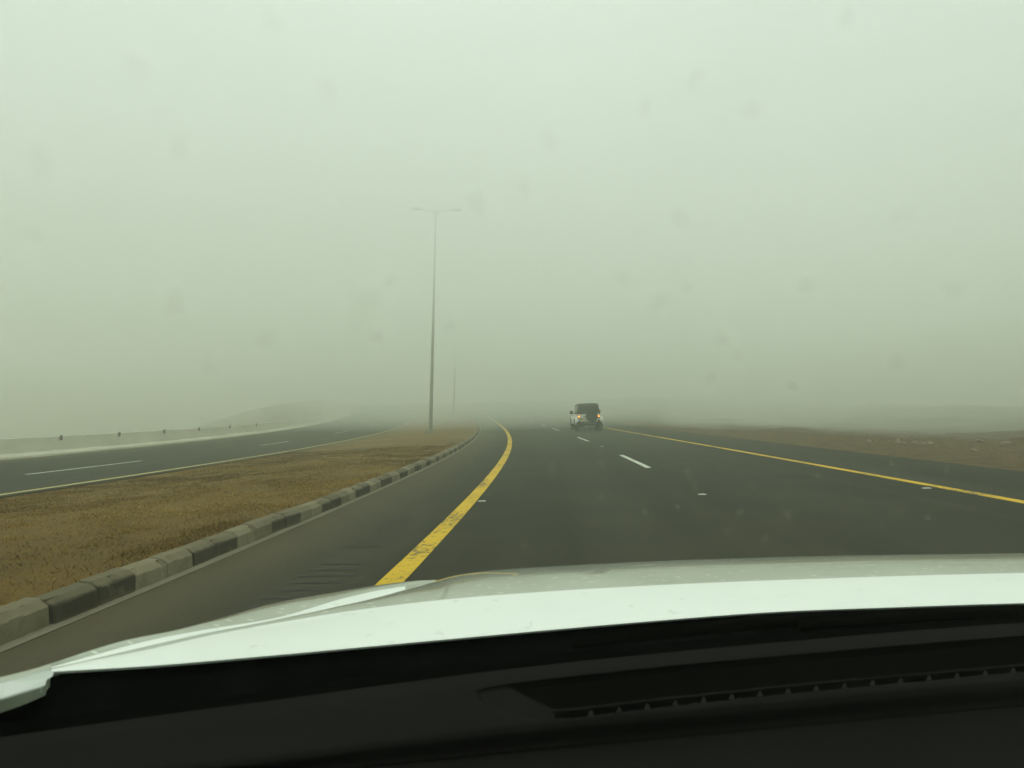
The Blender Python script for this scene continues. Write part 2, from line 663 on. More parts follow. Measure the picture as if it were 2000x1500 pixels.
def ribbon(name, svals, ts, dz, m, parent=None):
    svals, ts = np.asarray(svals, float), np.asarray(ts, float)
    S, T = np.meshgrid(svals, ts)
    x, y = plan(S, T)
    z = zroad(S, T) + dz
    ns, n2 = len(svals), len(ts)
    verts = np.stack([x, y, z], -1).reshape(-1, 3)
    idx = np.arange(ns * n2).reshape(n2, ns)
    faces = np.stack([idx[:-1, :-1], idx[:-1, 1:], idx[1:, 1:], idx[1:, :-1]], -1).reshape(-1, 4)
    return mesh_obj(name, verts, faces, m, parent, smooth=True, uvs=np.stack([S, T], -1).reshape(-1, 2))


TS = np.concatenate([np.arange(-25, 170, 1.0), np.arange(170, 330, 8.0)])
road = tag(ribbon('road', [S_KERB - 0.05, -1.6, -1.0, 0, 1.8, 3.65, 5.5, 7.3, 8.6, S_EDGE], TS, 0.0, M['road']),
           'dark asphalt carriageway with yellow edge lines bending left ahead', 'road', kind='structure')
W = 0.105
ribbon('yellow_line', [-W, 0, W], TS, 0.004, M['yellow'], road)
ribbon('yellow_line', [S_RIGHT - 0.085, S_RIGHT + 0.085], TS, 0.004, M['yellow'], road)


def t_of(s, py):
    """how far along the strip at offset s a photograph row is reached"""
    ts = np.linspace(3, 120, 6000)
    x, y = plan(s, ts)
    v = HORIZ + F * (EYE - zroad(s, ts)) / y
    return float(ts[np.argmin(np.abs(v - py))])


for k, (n0, n1) in enumerate([(914, 889), (862, 854), (841, 836.5)]):
    ribbon('lane_dash', [3.65 - 0.07, 3.65 + 0.07], np.linspace(t_of(3.65, n0), t_of(3.65, n1), 6), 0.004, M['white'], road)
_tn = t_of(3.65, 841)
for k in range(1, 5):
    ribbon('lane_dash', [3.65 - 0.07, 3.65 + 0.07], np.linspace(_tn + 12 * k, _tn + 12 * k + 4, 6), 0.004, M['white'], road)

# rumble strips ground into the median-side shoulder
for t0 in [4.9] + [8.0 + 4.35 * k for k in range(9)]:
    bm = bmesh.new()
    for k in range(9):
        ta = t0 + k * 0.27 + random.uniform(-0.015, 0.015)
        sa, sb = -0.86 + random.uniform(-0.03, 0.03), -0.42 + random.uniform(-0.03, 0.03)
        add = [bm.verts.new(P3(s, t, 0.004)) for s, t in ((sa, ta), (sb, ta), (sb + 0.02, ta + 0.06), (sa - 0.01, ta + 0.06))]
        bm.faces.new(add)
    bm_obj('rumble_strip', bm, M['rumble'], road)

opp = tag(ribbon('road', [S_BAR - 0.35, -17.5, -15, S_ODASH, -11, S_OPP + 0.35], TS, 0.0, M['road_far']),
          'opposite asphalt carriageway beyond the brown median', 'road', kind='structure')
ribbon('yellow_line', [S_OPP - 0.09, S_OPP + 0.09], TS, 0.004, M['yellow_far'], opp)
tt = t_of(S_ODASH, 927)
for py0, py1 in ((927, 900), (870, 862), (847, 842), (832, 829), (821, 819)):
    ribbon('lane_dash', [S_ODASH - 0.07, S_ODASH + 0.07], np.linspace(t_of(S_ODASH, py0), t_of(S_ODASH, py1), 6), 0.004, M['white'], opp)

gutter = tag(ribbon('gutter', [S_KERB - 0.04, S_KERB + 0.10], TS, 0.005, M['gutter']),
             'sandy concrete strip along the foot of the kerb', 'gutter', kind='structure')

# ------------------------------------------------------------------ the ground
gs = np.concatenate([np.linspace(-300, -60, 25), np.linspace(-56, -22, 18), np.linspace(-20.4, -9.2, 8), np.linspace(-8.9, -2.45, 40),
                     [-2.20, -2.16, -2.0, 0, 3.65, 7.3, 9.3, 9.84], np.linspace(10.0, 40, 120), np.linspace(41, 80, 30), np.linspace(86, 300, 24)])
gt = np.concatenate([np.linspace(-40, 0, 11), np.linspace(0.5, 60, 240), np.linspace(61, 160, 100), np.linspace(165, 460, 40)])


def ground_z(s, t):
    s, t = np.asarray(s, float), np.asarray(t, float)
    sc = np.clip(s, -20.0, 10.0)
    z = zroad(sc, t) - 0.05
    # median turf: kerb-high beside the kerb, falling to the opposite carriageway
    med = ((s < -2.1) & (s > -9.25)).astype(float)
    h = 0.195 - 0.17 * sstep(-s, 3.5, 9.2) + 0.05 * (fbm(s * 0.9, t * 0.35) - 0.45) + 0.035 * (fbm(s * 3.1, t * 2.9, 3) - 0.45)
    h = h - 0.03 * sstep(s, -2.5, -2.2)
    z = z + med * h
    # right verge: rough earth, rubble humps, a low rise behind
    d = s - S_EDGE
    rv = sstep(d, 0.05, 0.5)
    z = z + (d > 0) * (0.048 * rv + 0.012 * np.clip(d, 0, 60) + 1.0 * sstep(d + 6 * (fbm(s * 0.05, t * 0.06) - 0.45), 12, 24) * (1 - 0.6 * sstep(t, 60, 130)) * 1.0
                       + rv * 0.22 * (fbm(s * 1.1, t * 0.8) - 0.5) * sstep(d, 0.4, 3)
                       + 1.25 * np.clip(fbm(s * 0.30 + 3, t * 0.16 + 9, 4) - 0.50, 0, 1) * sstep(d, 3, 6))
    # beyond the barrier: a bank down, then a hill farther on
    e = -20.4 - s
    z = z + (e > 0) * (-7.0 * sstep(e, 0.2, 16) * (1 - 0.97 * sstep(t, 58, 115) * (1 - sstep(e, 8, 40))) + 1.3 * sstep(e, 0.5, 9) * sstep(t, 66, 118) * (1 - sstep(e, 8, 40)) * (0.5 + fbm(s * 0.05, t * 0.04)))
    return z


S, T = np.meshgrid(gs, gt)
gx, gy = plan(S, T)
gz = ground_z(S, T)
idx = np.arange(S.size).reshape(S.shape)
ground = mesh_obj('ground', np.stack([gx, gy, gz], -1).reshape(-1, 3),
                  np.stack([idx[:-1, :-1], idx[:-1, 1:], idx[1:, 1:], idx[1:, :-1]], -1).reshape(-1, 4), M['ground'], smooth=True,
                  uvs=np.stack([S, T], -1).reshape(-1, 2))
tag(ground, 'brown earth and turf of median and roadside', 'ground', kind='structure')
GROUND_MIN = float(gz.min())


# ------------------------------------------------------------------ grass: dry blades on the median and tufts on the right verge
def blades(n, s_lo, s_hi, t_lo, t_hi, h0, h1, power, clump):
    t = t_lo + (t_hi - t_lo) * rng.random(n) ** power
    s = s_lo + (s_hi - s_lo) * rng.random(n)
    keep = rng.random(n) < np.clip((fbm(s * 1.7, t * 1.4, 3) - clump) * 6 + 0.5, 0.16, 1)
    s, t = s[keep], t[keep]
    n = len(s)
    x, y = plan(s, t)
    z = ground_z(s, t) - 0.004
    h = h0 + (h1 - h0) * rng.random(n) ** 2
    wd = (0.0016 + 0.0022 * rng.random(n)) * (1 + t / 10)
    a = rng.random(n) * 2 * np.pi
    lean = 0.4 + 1.3 * rng.random(n)
    la = rng.random(n) * 2 * np.pi
    bx, by = np.cos(a) * wd, np.sin(a) * wd
    v = np.empty((n, 3, 3))
    v[:, 0] = np.stack([x - bx, y - by, z], -1)
    v[:, 1] = np.stack([x + bx, y + by, z], -1)
    v[:, 2] = np.stack([x + np.cos(la) * h * lean, y + np.sin(la) * h * lean, z + h], -1)
    tint = np.clip(rng.normal(0.45, 0.22, n) + (fbm(s * 0.55, t * 0.28, 3) - 0.44) * 1.5, 0, 1)
    return v.reshape(-1, 3), np.repeat(tint, 3)


parts = [blades(560000, -9.1, -2.24, 2.5, 32.0, 0.010, 0.036, 1.7, 0.42),
         blades(9000, -2.6, -2.22, 2.0, 34.0, 0.03, 0.085, 1.5, 0.42),
         blades(14000, -8.9, -2.5, 2.5, 26.0, 0.03, 0.065, 1.5, 0.60),
         blades(22000, 10.3, 26.0, 9.0, 40.0, 0.02, 0.09, 1.2, 0.55)]
gv = np.concatenate([p[0] for p in parts])
gtint = np.concatenate([p[1] for p in parts])
me = bpy.data.meshes.new('grass')
nb = len(gv) // 3
me.vertices.add(len(gv))
me.vertices.foreach_set('co', gv.astype(np.float32).ravel())
me.loops.add(len(gv))
me.loops.foreach_set('vertex_index', np.arange(len(gv), dtype=np.int32))
me.polygons.add(nb)
me.polygons.foreach_set('loop_start', np.arange(0, len(gv), 3, dtype=np.int32))
me.update(calc_edges=True)
me.attributes.new('tint', 'FLOAT', 'POINT').data.foreach_set('value', gtint.astype(np.float32))
me.materials.append(M['blade'])
grass = tag(link(bpy.data.objects.new('grass', me)), 'short dry brown grass covering the median and verge', 'grass', kind='stuff')


# ------------------------------------------------------------------ kerb stones
def kerb_mesh(name, m, seed):
    r = random.Random(seed)
    L = 0.488
    prof_k = [(0.0, -0.06), (0.0, 0.126), (-0.006, 0.137), (-0.052, 0.172), (-0.066, 0.178), (-0.158, 0.186), (-0.168, 0.178), (-0.168, -0.06)]
    bm = bmesh.new()
    rings = []
    ys = [0.0, 0.012] + [L * q / 14 for q in range(1, 14)] + [L - 0.012, L]
    chips = [(r.uniform(0, L), r.uniform(0.02, 0.05), r.uniform(0.006, 0.020)) for _ in range(4)] + [(r.choice((0.0, L)), r.uniform(0.02, 0.045), r.uniform(0.010, 0.024))]
    for y in ys:
        end = 0.007 if y in (0.0, L) else 0.0
        chip = sum(d * max(0.0, 1 - abs(y - c) / w) for c, w, d in chips)
        ring = []
        for (px, pz) in prof_k:
            j, jz = r.uniform(-0.0018, 0.0018), r.uniform(-0.0022, 0.0022)
            edge = 1.0 if 0.12 < pz < 0.175 and px > -0.06 else 0.0
            ring.append(bm.verts.new((px - (end if px > -0.1 else -end) + j - chip * edge * 0.7, y, pz - (end if pz > 0 else 0) + jz - chip * edge * 0.5)))
        rings.append(ring)
    for A, B in zip(rings, rings[1:]):
        for i in range(len(A)):
            k = (i + 1) % len(A)
            bm.faces.new((A[i], A[k], B[k], B[i]))
    bm.faces.new(rings[0])
    bm.faces.new(list(reversed(rings[-1])))
    o = bm_obj(name, bm, m, smooth=True, sharp=22)
    return o


kerb_src = {c: [kerb_mesh('kerb_stone', M['kerb_' + c], 10 * i + (c == 'dark')) for i in range(3)] for c in ('dark', 'light')}
fresh = {c: [True] * 3 for c in ('dark', 'light')}
KERB_LABEL = {'dark': 'kerb stone with worn black paint beside the brown median', 'light': 'pale unpainted-looking kerb stone beside the brown median'}
t_mark = t_of(S_KERB, 1220)                     # where the first dark pair begins in the photograph
k0 = int((t_mark - 1.5) / 0.5)
i = 0
for k in range(-k0, 190):
    t = t_mark + 0.5 * k
    c = 'dark' if (k // 2) % 2 == 0 else 'light'
    v = (k * 7 + k // 3) % 3
    src = kerb_src[c][v]
    o = src if fresh[c][v] else link(src.copy())
    fresh[c][v] = False
    o.location = P3(S_KERB + random.uniform(-0.010, 0.010), t, random.uniform(-0.014, 0.008))
    pitch = math.atan(float(prof(t + 0.5) - prof(t)) / 0.5)
    o.rotation_euler = (pitch + R(random.uniform(-0.4, 0.4)), R(random.uniform(-0.8, 0.8)), -heading(t + 0.25) + R(random.uniform(-1.1, 1.1)))
    tag(o, KERB_LABEL[c], 'kerb stone', KERB_LABEL[c].split(' beside')[0].replace('kerb stone', 'kerb stones'))


# ------------------------------------------------------------------ concrete barrier beyond the opposite carriageway
def sweep(name, prof_s, ts, m, parent=None):
    V, Fc = [], []
    n = len(prof_s)
    for t in ts:
        for (ds, dz) in prof_s:
            V.append(P3(S_BAR - ds, t, 0) + Vector((0, 0, dz)))
    for a in range(len(ts) - 1):
        for i in range(n):
            j = (i + 1) % n
            Fc.append((a * n + i, a * n + j, (a + 1) * n + j, (a + 1) * n + i))
    Fc.append(tuple(range(n - 1, -1, -1)))
    Fc.append(tuple((len(ts) - 1) * n + i for i in range(n)))
    return mesh_obj(name, V, Fc, m, parent, smooth=True, sharp=20)


t_end = t_of(S_BAR, 806)
BAR_P = [(0.0, -0.1), (0.0, 0.08), (0.12, 0.22), (0.22, 0.80), (0.24, 0.82), (0.32, 0.82), (0.34, 0.80), (0.44, 0.22), (0.56, 0.08), (0.56, -0.1)]
barrier = sweep('concrete_barrier', BAR_P, np.arange(6, t_end, 1.0), M['barrier'])
tag(barrier, 'long pale concrete safety barrier along the far edge of the opposite road', 'barrier')


def ray(px, py):
    return Vector(((px - 1000.0) / F, 1.0, -(py - HORIZ) / F))


for px in (118, 232, 320, 388, 448, 500):
    ts = np.linspace(10, t_end, 4000)
    x, y = plan(np.full_like(ts, S_BAR - 0.19), ts)
    t = float(ts[np.argmin(np.abs(1000 + F * x / y - px))])
    p = P3(S_BAR - 0.17, t, 0.0)
    bm = bmesh.new()
    add_box(bm, (-0.02, -0.05, 0.64), (0.05, 0.05, 0.855), 0.01)
    o = bm_obj('reflector', bm, M['reflector'], barrier)
    o.location = p
    o.rotation_euler = (0, 0, -heading(t))

# ------------------------------------------------------------------ street lamps on the median (the picture is taken leaning with the banked road)
LEAN = R(1.4)


def lamp_parts(root, H):
    bm = bmesh.new()
    add_tube(bm, [(0, 0, 0), (0, 0, 0.5), (0, 0, 0.55), (0, 0, H)], [0.15, 0.15, 0.125, 0.04], 14)
    bm_obj('pole', bm, M['steel'], root, True)
    bm = bmesh.new()
    add_box(bm, (-0.35, -0.35, -0.25), (0.35, 0.35, 0.06), 0.02)
    bm_obj('foundation', bm, M['gutter'], root)
    bm = bmesh.new()
    add_box(bm, (-0.19, -0.19, 0.06), (0.19, 0.19, 0.085))
    bm_obj('base_plate', bm, M['steel'], root)
    for sx in (-1, 1):
        bm = bmesh.new()
        add_tube(bm, [(0, 0, H - 0.3), (sx * 0.15, 0, H - 0.12), (sx * 0.5, 0, H - 0.02), (sx * 1.15, 0, H + 0.04)], [0.04, 0.035, 0.03, 0.03], 8)
        a = bm_obj('arm', bm, M['steel'], root, True)
        bm = bmesh.new()
        x0, x1 = sorted((sx * 1.05, sx * 1.75))
        add_box(bm, (x0, -0.16, H + 0.0), (x1, 0.16, H + 0.11), 0.035)
        bm_obj('lamp_head', bm, M['steel'], a)


LH = 15.2
p = P3(-6.0, t_of(-6.0, 850), 0)
ts_l = np.linspace(20, 140, 5000)


def spot(px, py):
    """ground point of the median seen at a photograph pixel"""
    best = None
    for s in np.linspace(-8.5, -3.0, 111):
        x, y = plan(np.full_like(ts_l, s), ts_l)
        z = ground_z(np.full_like(ts_l, s), ts_l)
        u, v = 1000 + F * x / y, HORIZ + F * (EYE - z) / y
        e = np.hypot(u - px, v - py)
        k = int(e.argmin())
        if best is None or e[k] < best[0]:
            best = (e[k], s, float(ts_l[k]))
    return best[1], best[2]


s1, t1 = spot(841, 846)
lamp = empty('street_lamp', P3(s1, t1, 0) * 1.0, (0, LEAN, -heading(t1)))
lamp.location.z = float(ground_z(s1, t1))
lamp_parts(lamp, LH)
tag(lamp, 'nearer tall twin-arm lamp post rising from the brown median', 'street lamp', 'street lamps along the median')
t2 = t1 + 47.0
lamp2 = copy_tree(lamp)
lamp2.location = P3(s1 + 0.8, t2, 0)
lamp2.location.z = float(ground_z(s1 + 0.8, t2))
lamp2.rotation_euler = (0, LEAN, -heading(t2))
lamp2['label'] = 'fainter twin-arm lamp post farther along the median, nearly lost in dust'

# ------------------------------------------------------------------ road studs
def stud_mesh():
    bm = bmesh.new()
    add_box(bm, (-0.062, -0.045, 0.0), (0.062, 0.045, 0.018), 0.007)
    for v in bm.verts:
        if v.co.z > 0.012:
            v.co.x *= 0.72
            v.co.y *= 0.6
    return bm_obj('road_stud', bm, M['stud'])


stud = stud_mesh()
STUDS = [(1373, 967, 'white road stud alone on the lane line nearest the bonnet'), (940, 980, 'white road stud just right of the thick yellow median-side line'),
         (1810, 955, 'white road stud touching the near side of the right yellow line'), (1176, 872, 'tiny white road stud between two lane dashes behind the white vehicle')]
for k, (px, py, lab) in enumerate(STUDS):
    o = stud if k == 0 else link(stud.copy())
    best = None
    for s in np.linspace(-1, 9, 401):
        t = t_of(s, py)
        x, y = plan(s, t)
        e = abs(1000 + F * float(x) / float(y) - px)
        if best is None or e < best[0]:
            best = (e, s, t)
    o.location = P3(best[1], best[2], 0.003)
    o.rotation_euler = (0, -math.atan(K1), -heading(best[2]))
    tag(o, lab, 'road stud', 'road studs')

# ------------------------------------------------------------------ rubble on the right verge
def rock_mesh(seed):
    r = random.Random(seed)
    bm = bmesh.new()
    bmesh.ops.create_icosphere(bm, subdivisions=3, radius=1.0)
    dirs = [(Vector((r.uniform(-1, 1), r.uniform(-1, 1), r.uniform(-0.6, 1))).normalized(), r.uniform(0.55, 0.85)) for _ in range(11)]
    for v in bm.verts:
        for d, k in dirs:
            h = v.co.dot(d)
            if h > k:
                v.co -= d * (h - k)
        v.co += Vector((r.uniform(-1, 1), r.uniform(-1, 1), r.uniform(-1, 1))) * 0.02
        v.co.z *= 0.6
    return bm_obj('rock', bm, M['rock'], smooth=True, sharp=25)


rocks = [rock_mesh(s) for s in range(4)]
for k in range(26):
    o = rocks[k] if k < 4 else link(rocks[k % 4].copy())
    s = random.choice([random.uniform(13.5, 17.5), random.uniform(12, 24)])
    t = random.uniform(16, 33)
    x, y = plan(s, t)
    sc = random.uniform(0.06, 0.2) * random.uniform(0.6, 1.3)
    o.scale = (sc * random.uniform(1, 1.7), sc, sc)
    o.rotation_euler = (0, 0, random.uniform(0, 6.28))
    o.location = (float(x), float(y), float(ground_z(s, t)) + sc * 0.2)
    tag(o, 'pale rubble rock lying on the brown earth right of the road', 'rock', 'rubble rocks on the right verge')


# ------------------------------------------------------------------ the white off-road vehicle ahead
def wheel(root, x, y, r=0.40, w=0.29):
    bm = bmesh.new()
    add_lathe(bm, [(0.22, -w / 2), (r - 0.03, -w / 2), (r, -w / 2 + 0.03), (r, w / 2 - 0.03), (r - 0.03, w / 2), (0.22, w / 2)], (1, 0, 0), (0, 0, 0), 30)
    t = bm_obj('wheel', bm, M['rubber'], root, True)
    t.location = (x, y, r)
    bm = bmesh.new()
    add_lathe(bm, [(0.0, -0.07), (0.22, -0.08), (0.22, 0.08), (0.0, 0.07)], (1, 0, 0), (0, 0, 0), 20)
    bm_obj('rim', bm, M['rim'], t)


def build_jeep(root):
    bm = bmesh.new()                           # tub with the tapering bonnet in front
    add_box(bm, (-0.77, 0.0, 0.60), (0.77, 2.95, 1.13), 0.05)
    add_box(bm, (-0.62, 2.93, 0.66), (0.62, 4.0, 1.12), 0.06)
    bm_obj('body', bm, M['white_body'], root, True)
    bm = bmesh.new()
    sec = [(-0.745, 1.12), (-0.735, 1.30), (-0.66, 1.72), (-0.60, 1.80), (-0.42, 1.835), (0.42, 1.835), (0.60, 1.80), (0.66, 1.72), (0.735, 1.30), (0.745, 1.12)]
    A = [bm.verts.new((x, 0.03 + max(0, z - 1.12) * 0.16, z)) for x, z in sec]
    B = [bm.verts.new((x, 2.55 - max(0, z - 1.12) * 0.45, z)) for x, z in sec]
    bm.faces.new(A)
    bm.faces.new(list(reversed(B)))
    for i in range(len(A)):
        j = (i + 1) % len(A)
        bm.faces.new((A[i], B[i], B[j], A[j]))
    bm_obj('hard_top', bm, M['hard_top'], root, True, 30)
    bm = bmesh.new()
    add_box(bm, (-0.58, -0.012, 1.22), (0.58, 0.02, 1.66), 0.02)
    for v in bm.verts:
        v.co.y += (v.co.z - 1.12) * 0.16 + 0.01
        v.co.x *= 1 - (v.co.z - 1.22) * 0.14
    bm_obj('rear_window', bm, M['dark_glass'], root)
    for sx in (-1, 1):
        bm = bmesh.new()
        add_box(bm, (-0.01, 0.35, 1.20), (0.012, 1.25, 1.62), 0.005)
        add_box(bm, (-0.01, 1.38, 1.20), (0.012, 2.20, 1.62), 0.005)
        for v in bm.verts:
            v.co.x = sx * (0.752 - (v.co.z - 1.12) * 0.13 + v.co.x)
        bm_obj('side_window', bm, M['dark_glass'], root)
    bm = bmesh.new()
    add_box(bm, (-0.68, 2.52, 1.13), (0.68, 2.56, 1.70), 0.015)
    bm_obj('windscreen', bm, M['dark_glass'], root)
    bm = bmesh.new()                           # tailgate skin with hinges
    add_box(bm, (-0.52, -0.02, 0.66), (0.52, 0.01, 1.12), 0.012)
    tg = bm_obj('tailgate', bm, M['white_body'], root, True)
    bm = bmesh.new()
    add_box(bm, (-0.34, -0.05, 0.93), (-0.27, -0.018, 1.00), 0.008)
    bm_obj('handle', bm, M['black_trim'], tg)
    bm = bmesh.new()                           # spare wheel in its dark cover
    add_lathe(bm, [(0.0, -0.14), (0.33, -0.14), (0.385, -0.10), (0.39, 0.0), (0.385, 0.09), (0.30, 0.10), (0.0, 0.10)], (0, 1, 0), (0.17, -0.17, 0.99), 32)
    bm_obj('spare_tyre', bm, M['rubber'], root, True)
    bm = bmesh.new()
    add_box(bm, (-0.86, -0.24, 0.38), (0.86, -0.02, 0.62), 0.04)
    add_box(bm, (-0.70, -0.28, 0.56), (-0.60, -0.02, 0.72), 0.03)
    add_box(bm, (0.60, -0.28, 0.56), (0.70, -0.02, 0.72), 0.03)
    bm_obj('rear_bumper', bm, M['black_trim'], root, True)
    for sx in (-1, 1):
        for yy in (0.35, 3.05):
            bm = bmesh.new()
            xi, xo = sx * 0.70, sx * 0.935
            pts = [(-0.54, 0.52), (-0.48, 0.76), (-0.30, 0.95), (0.30, 0.95), (0.48, 0.76), (0.58, 0.50)]
            inner = [(y_ * 0.86, z_ - 0.06) for y_, z_ in pts]
            poly = [(xi, yy + 0.08 + y_, z_) for y_, z_ in pts] + [(xi, yy + 0.08 + y_, z_) for y_, z_ in reversed(inner)]
            add_prism(bm, poly, (xo - xi, 0, 0))
            bm_obj('fender_flare', bm, M['white_body'], root)
            wheel(root, sx * 0.79, yy + 0.08)
        bm = bmesh.new()
        add_box(bm, (sx * 0.655 - 0.075, -0.055, 0.84), (sx * 0.655 + 0.075, -0.0, 1.06), 0.015)
        hs = bm_obj('tail_light', bm, M['black_trim'], root, True)
        bm = bmesh.new()
        add_lathe(bm, [(0.0, -0.075), (0.05, -0.072), (0.062, -0.056), (0.0, -0.056)], (0, 1, 0), (sx * 0.655, 0, 0.975), 16)
        bm_obj('lit_lens', bm, M['tail'], hs)
        bm = bmesh.new()
        add_tube(bm, [(sx * 0.74, 2.3, 1.17), (sx * 0.86, 2.28, 1.22)], 0.02, 6)
        add_box(bm, (min(sx * 0.84, sx * 1.06), 2.22, 1.14), (max(sx * 0.84, sx * 1.06), 2.32, 1.36), 0.035)
        bm_obj('wing_mirror', bm, M['black_trim'], root, True)
    bm = bmesh.new()
    add_tube(bm, [(-0.60, 0.43, 0.36), (0.60, 0.43, 0.36)], 0.10, 10)
    add_box(bm, (-0.60, 0.15, 0.26), (0.60, 3.9, 0.61), 0.05)
    bm_obj('axle', bm, M['black_trim'], root, True)
    bm = bmesh.new()
    add_tube(bm, [(-0.42, -0.02, 0.30), (-0.36, -0.02, 0.30), (0.36, -0.02, 0.30), (0.42, -0.02, 0.30)], [0.05, 0.115, 0.115, 0.05], 14)
    bm_obj('muffler', bm, M['muffler'], root, True)
    bm = bmesh.new()
    add_box(bm, (-0.60, -0.03, 0.74), (-0.30, -0.012, 0.84), 0.004)
    bm_obj('number_plate', bm, M['plate'], tg)
    bm = bmesh.new()
    add_box(bm, (-0.75, 4.0, 0.46), (0.75, 4.18, 0.62), 0.03)
    bm_obj('front_bumper', bm, M['black_trim'], root, True)


JT = t_of(5.3, 842)
x_best = min(np.linspace(4.0, 7.0, 301), key=lambda s: abs(1000 + F * float(plan(s, JT)[0]) / float(plan(s, JT)[1]) - 1151))
jeep = empty('off_road_vehicle', P3(x_best, JT, 0.003))
d_f = (P3(x_best, JT + 2.9) - P3(x_best, JT)).normalized()
r_f = (P3(x_best + 1, JT) - P3(x_best, JT)).normalized()
yaw = R(-0.8)
rot = Matrix((r_f, d_f, r_f.cross(d_f))).transposed() @ Matrix.Rotation(yaw, 3, 'Z')
jeep.rotation_euler = rot.to_euler()
build_jeep(jeep)
tag(jeep, 'white off-road vehicle with dark hard top and rear spare tyre, tail lamps lit', 'off-road car')

# ------------------------------------------------------------------ the car the picture is taken from
YAW = math.atan(CB)                            # it follows the lane, a little right of the camera's axis
SA, CO = math.sin(YAW), math.cos(YAW)
U_MID = 0.33                                   # the car's middle lies right of the camera
car = empty('car', (U_MID * CO, -U_MID * SA, 0.0), (0, 0, -YAW))
tag(car, 'white car seen from its driver seat, white bonnet beyond the black dashboard', 'car')


def C(px, py, v):
    """photograph pixel at a distance v ahead of the camera, measured along the car -> the car's own coordinates"""
    d = ray(px, py)
    k = v / (d.x * SA + CO)
    w = Vector((0, 0, EYE)) + d * k
    u = w.x * CO - w.y * SA
    return Vector((u - U_MID, v, w.z))


def interp(x, xs, ys):
    """smooth (monotone-ish cubic) interpolation"""
    xs, ys = np.asarray(xs, float), np.asarray(ys, float)
    x = np.asarray(x, float)
    m = np.gradient(ys, xs)
    k = np.clip(np.searchsorted(xs, x) - 1, 0, len(xs) - 2)
    h = xs[k + 1] - xs[k]
    t = (x - xs[k]) / h
    tc = np.clip(t, 0, 1)
    h00, h10, h01, h11 = 2 * tc ** 3 - 3 * tc ** 2 + 1, tc ** 3 - 2 * tc ** 2 + tc, -2 * tc ** 3 + 3 * tc ** 2, tc ** 3 - tc ** 2
    r = h00 * ys[k] + h10 * h * m[k] + h01 * ys[k + 1] + h11 * h * m[k + 1]
    return r + np.where(t < 0, t * h * m[0], 0) + np.where(t > 1, (t - 1) * h * m[-1], 0)


def line(px_pts, n=80, x0=-150, x1=2300):
    """a curve given by (px, py, v) control points, sampled"""
    a = np.array(px_pts, float)
    xs = np.linspace(x0, x1, n)
    return [C(x, float(interp(x, a[:, 0], a[:, 1])), float(interp(x, a[:, 0], a[:, 2]))) for x in xs], xs


# --- bonnet: curves running across the car, rear edge to crest, then the roll of the nose
REAR = [(100, 1312, 0.97), (300, 1300, 1.07), (500, 1283, 1.16), (750, 1260, 1.30), (1000, 1237, 1.41), (1250, 1215, 1.49), (1500, 1196, 1.54), (1750, 1186, 1.57), (2000, 1178, 1.58), (2300, 1174, 1.54)]
BAND = [(100, 1307, 0.985), (150, 1296, 1.03), (300, 1266, 1.16), (400, 1243, 1.28), (550, 1215, 1.44), (700, 1191, 1.56), (900, 1168, 1.67), (1000, 1160, 1.71), (1300, 1142, 1.79), (1600, 1130, 1.84), (2000, 1119, 1.87), (2300, 1115, 1.85)]
CREST = [(852, 1134, 2.20), (880, 1126, 2.235), (930, 1117, 2.27), (1000, 1111, 2.31), (1150, 1102, 2.37), (1300, 1095, 2.41), (1600, 1086, 2.46), (2000, 1080, 2.48), (2300, 1079, 2.46)]
FOOT = [(100, 1305, 0.987), (150, 1294, 1.035), (300, 1259, 1.175), (400, 1237, 1.295), (550, 1209, 1.50), (670, 1185, 1.70), (740, 1166, 1.85), (790, 1151, 1.98), (852, 1134, 2.20)]
STRIP = [(100, 1303, 0.99), (150, 1289, 1.045), (300, 1249, 1.20), (400, 1230, 1.31), (550, 1204, 1.53), (670, 1169, 1.78), (740, 1153, 1.92), (790, 1145, 2.01), (852, 1133.8, 2.202)]
EDGE = [(-150, 1362, 0.80), (0, 1322, 0.90), (96, 1297, 0.99), (165, 1274, 1.08), (247, 1250, 1.17), (350, 1229, 1.31), (550, 1175, 1.76), (650, 1157, 1.98), (740, 1143, 2.10), (800, 1136, 2.16), (852, 1132.5, 2.22)]
LOW = [(-150, 1384, 0.785), (0, 1342, 0.865), (60, 1323, 0.915), (100, 1308, 0.975)]


def curve(cp, xs):
    a = np.array(cp, float)
    return [C(x, float(interp(x, a[:, 0], a[:, 1])), float(interp(x, a[:, 0], a[:, 2]))) for x in xs]


def between(A, B, ks, arch):
    return [[a.lerp(b2, k) + Vector((0, 0, min(arch, 0.05 * (b2 - a).length) * 4 * k * (1 - k))) for a, b2 in zip(A, B)] for k in ks]


def grid_obj(name, rows, row_mat, mats, sharp):
    n = len(rows[0])
    V = [p for r in rows for p in r]
    Fc = [(a * n + i, a * n + i + 1, (a + 1) * n + i + 1, (a + 1) * n + i) for a in range(len(rows) - 1) for i in range(n - 1)]
    o = mesh_obj(name, V, Fc, mats, car, True, [row_mat[a] for a in range(len(rows) - 1) for i in range(n - 1)], sharp=sharp)
    return o


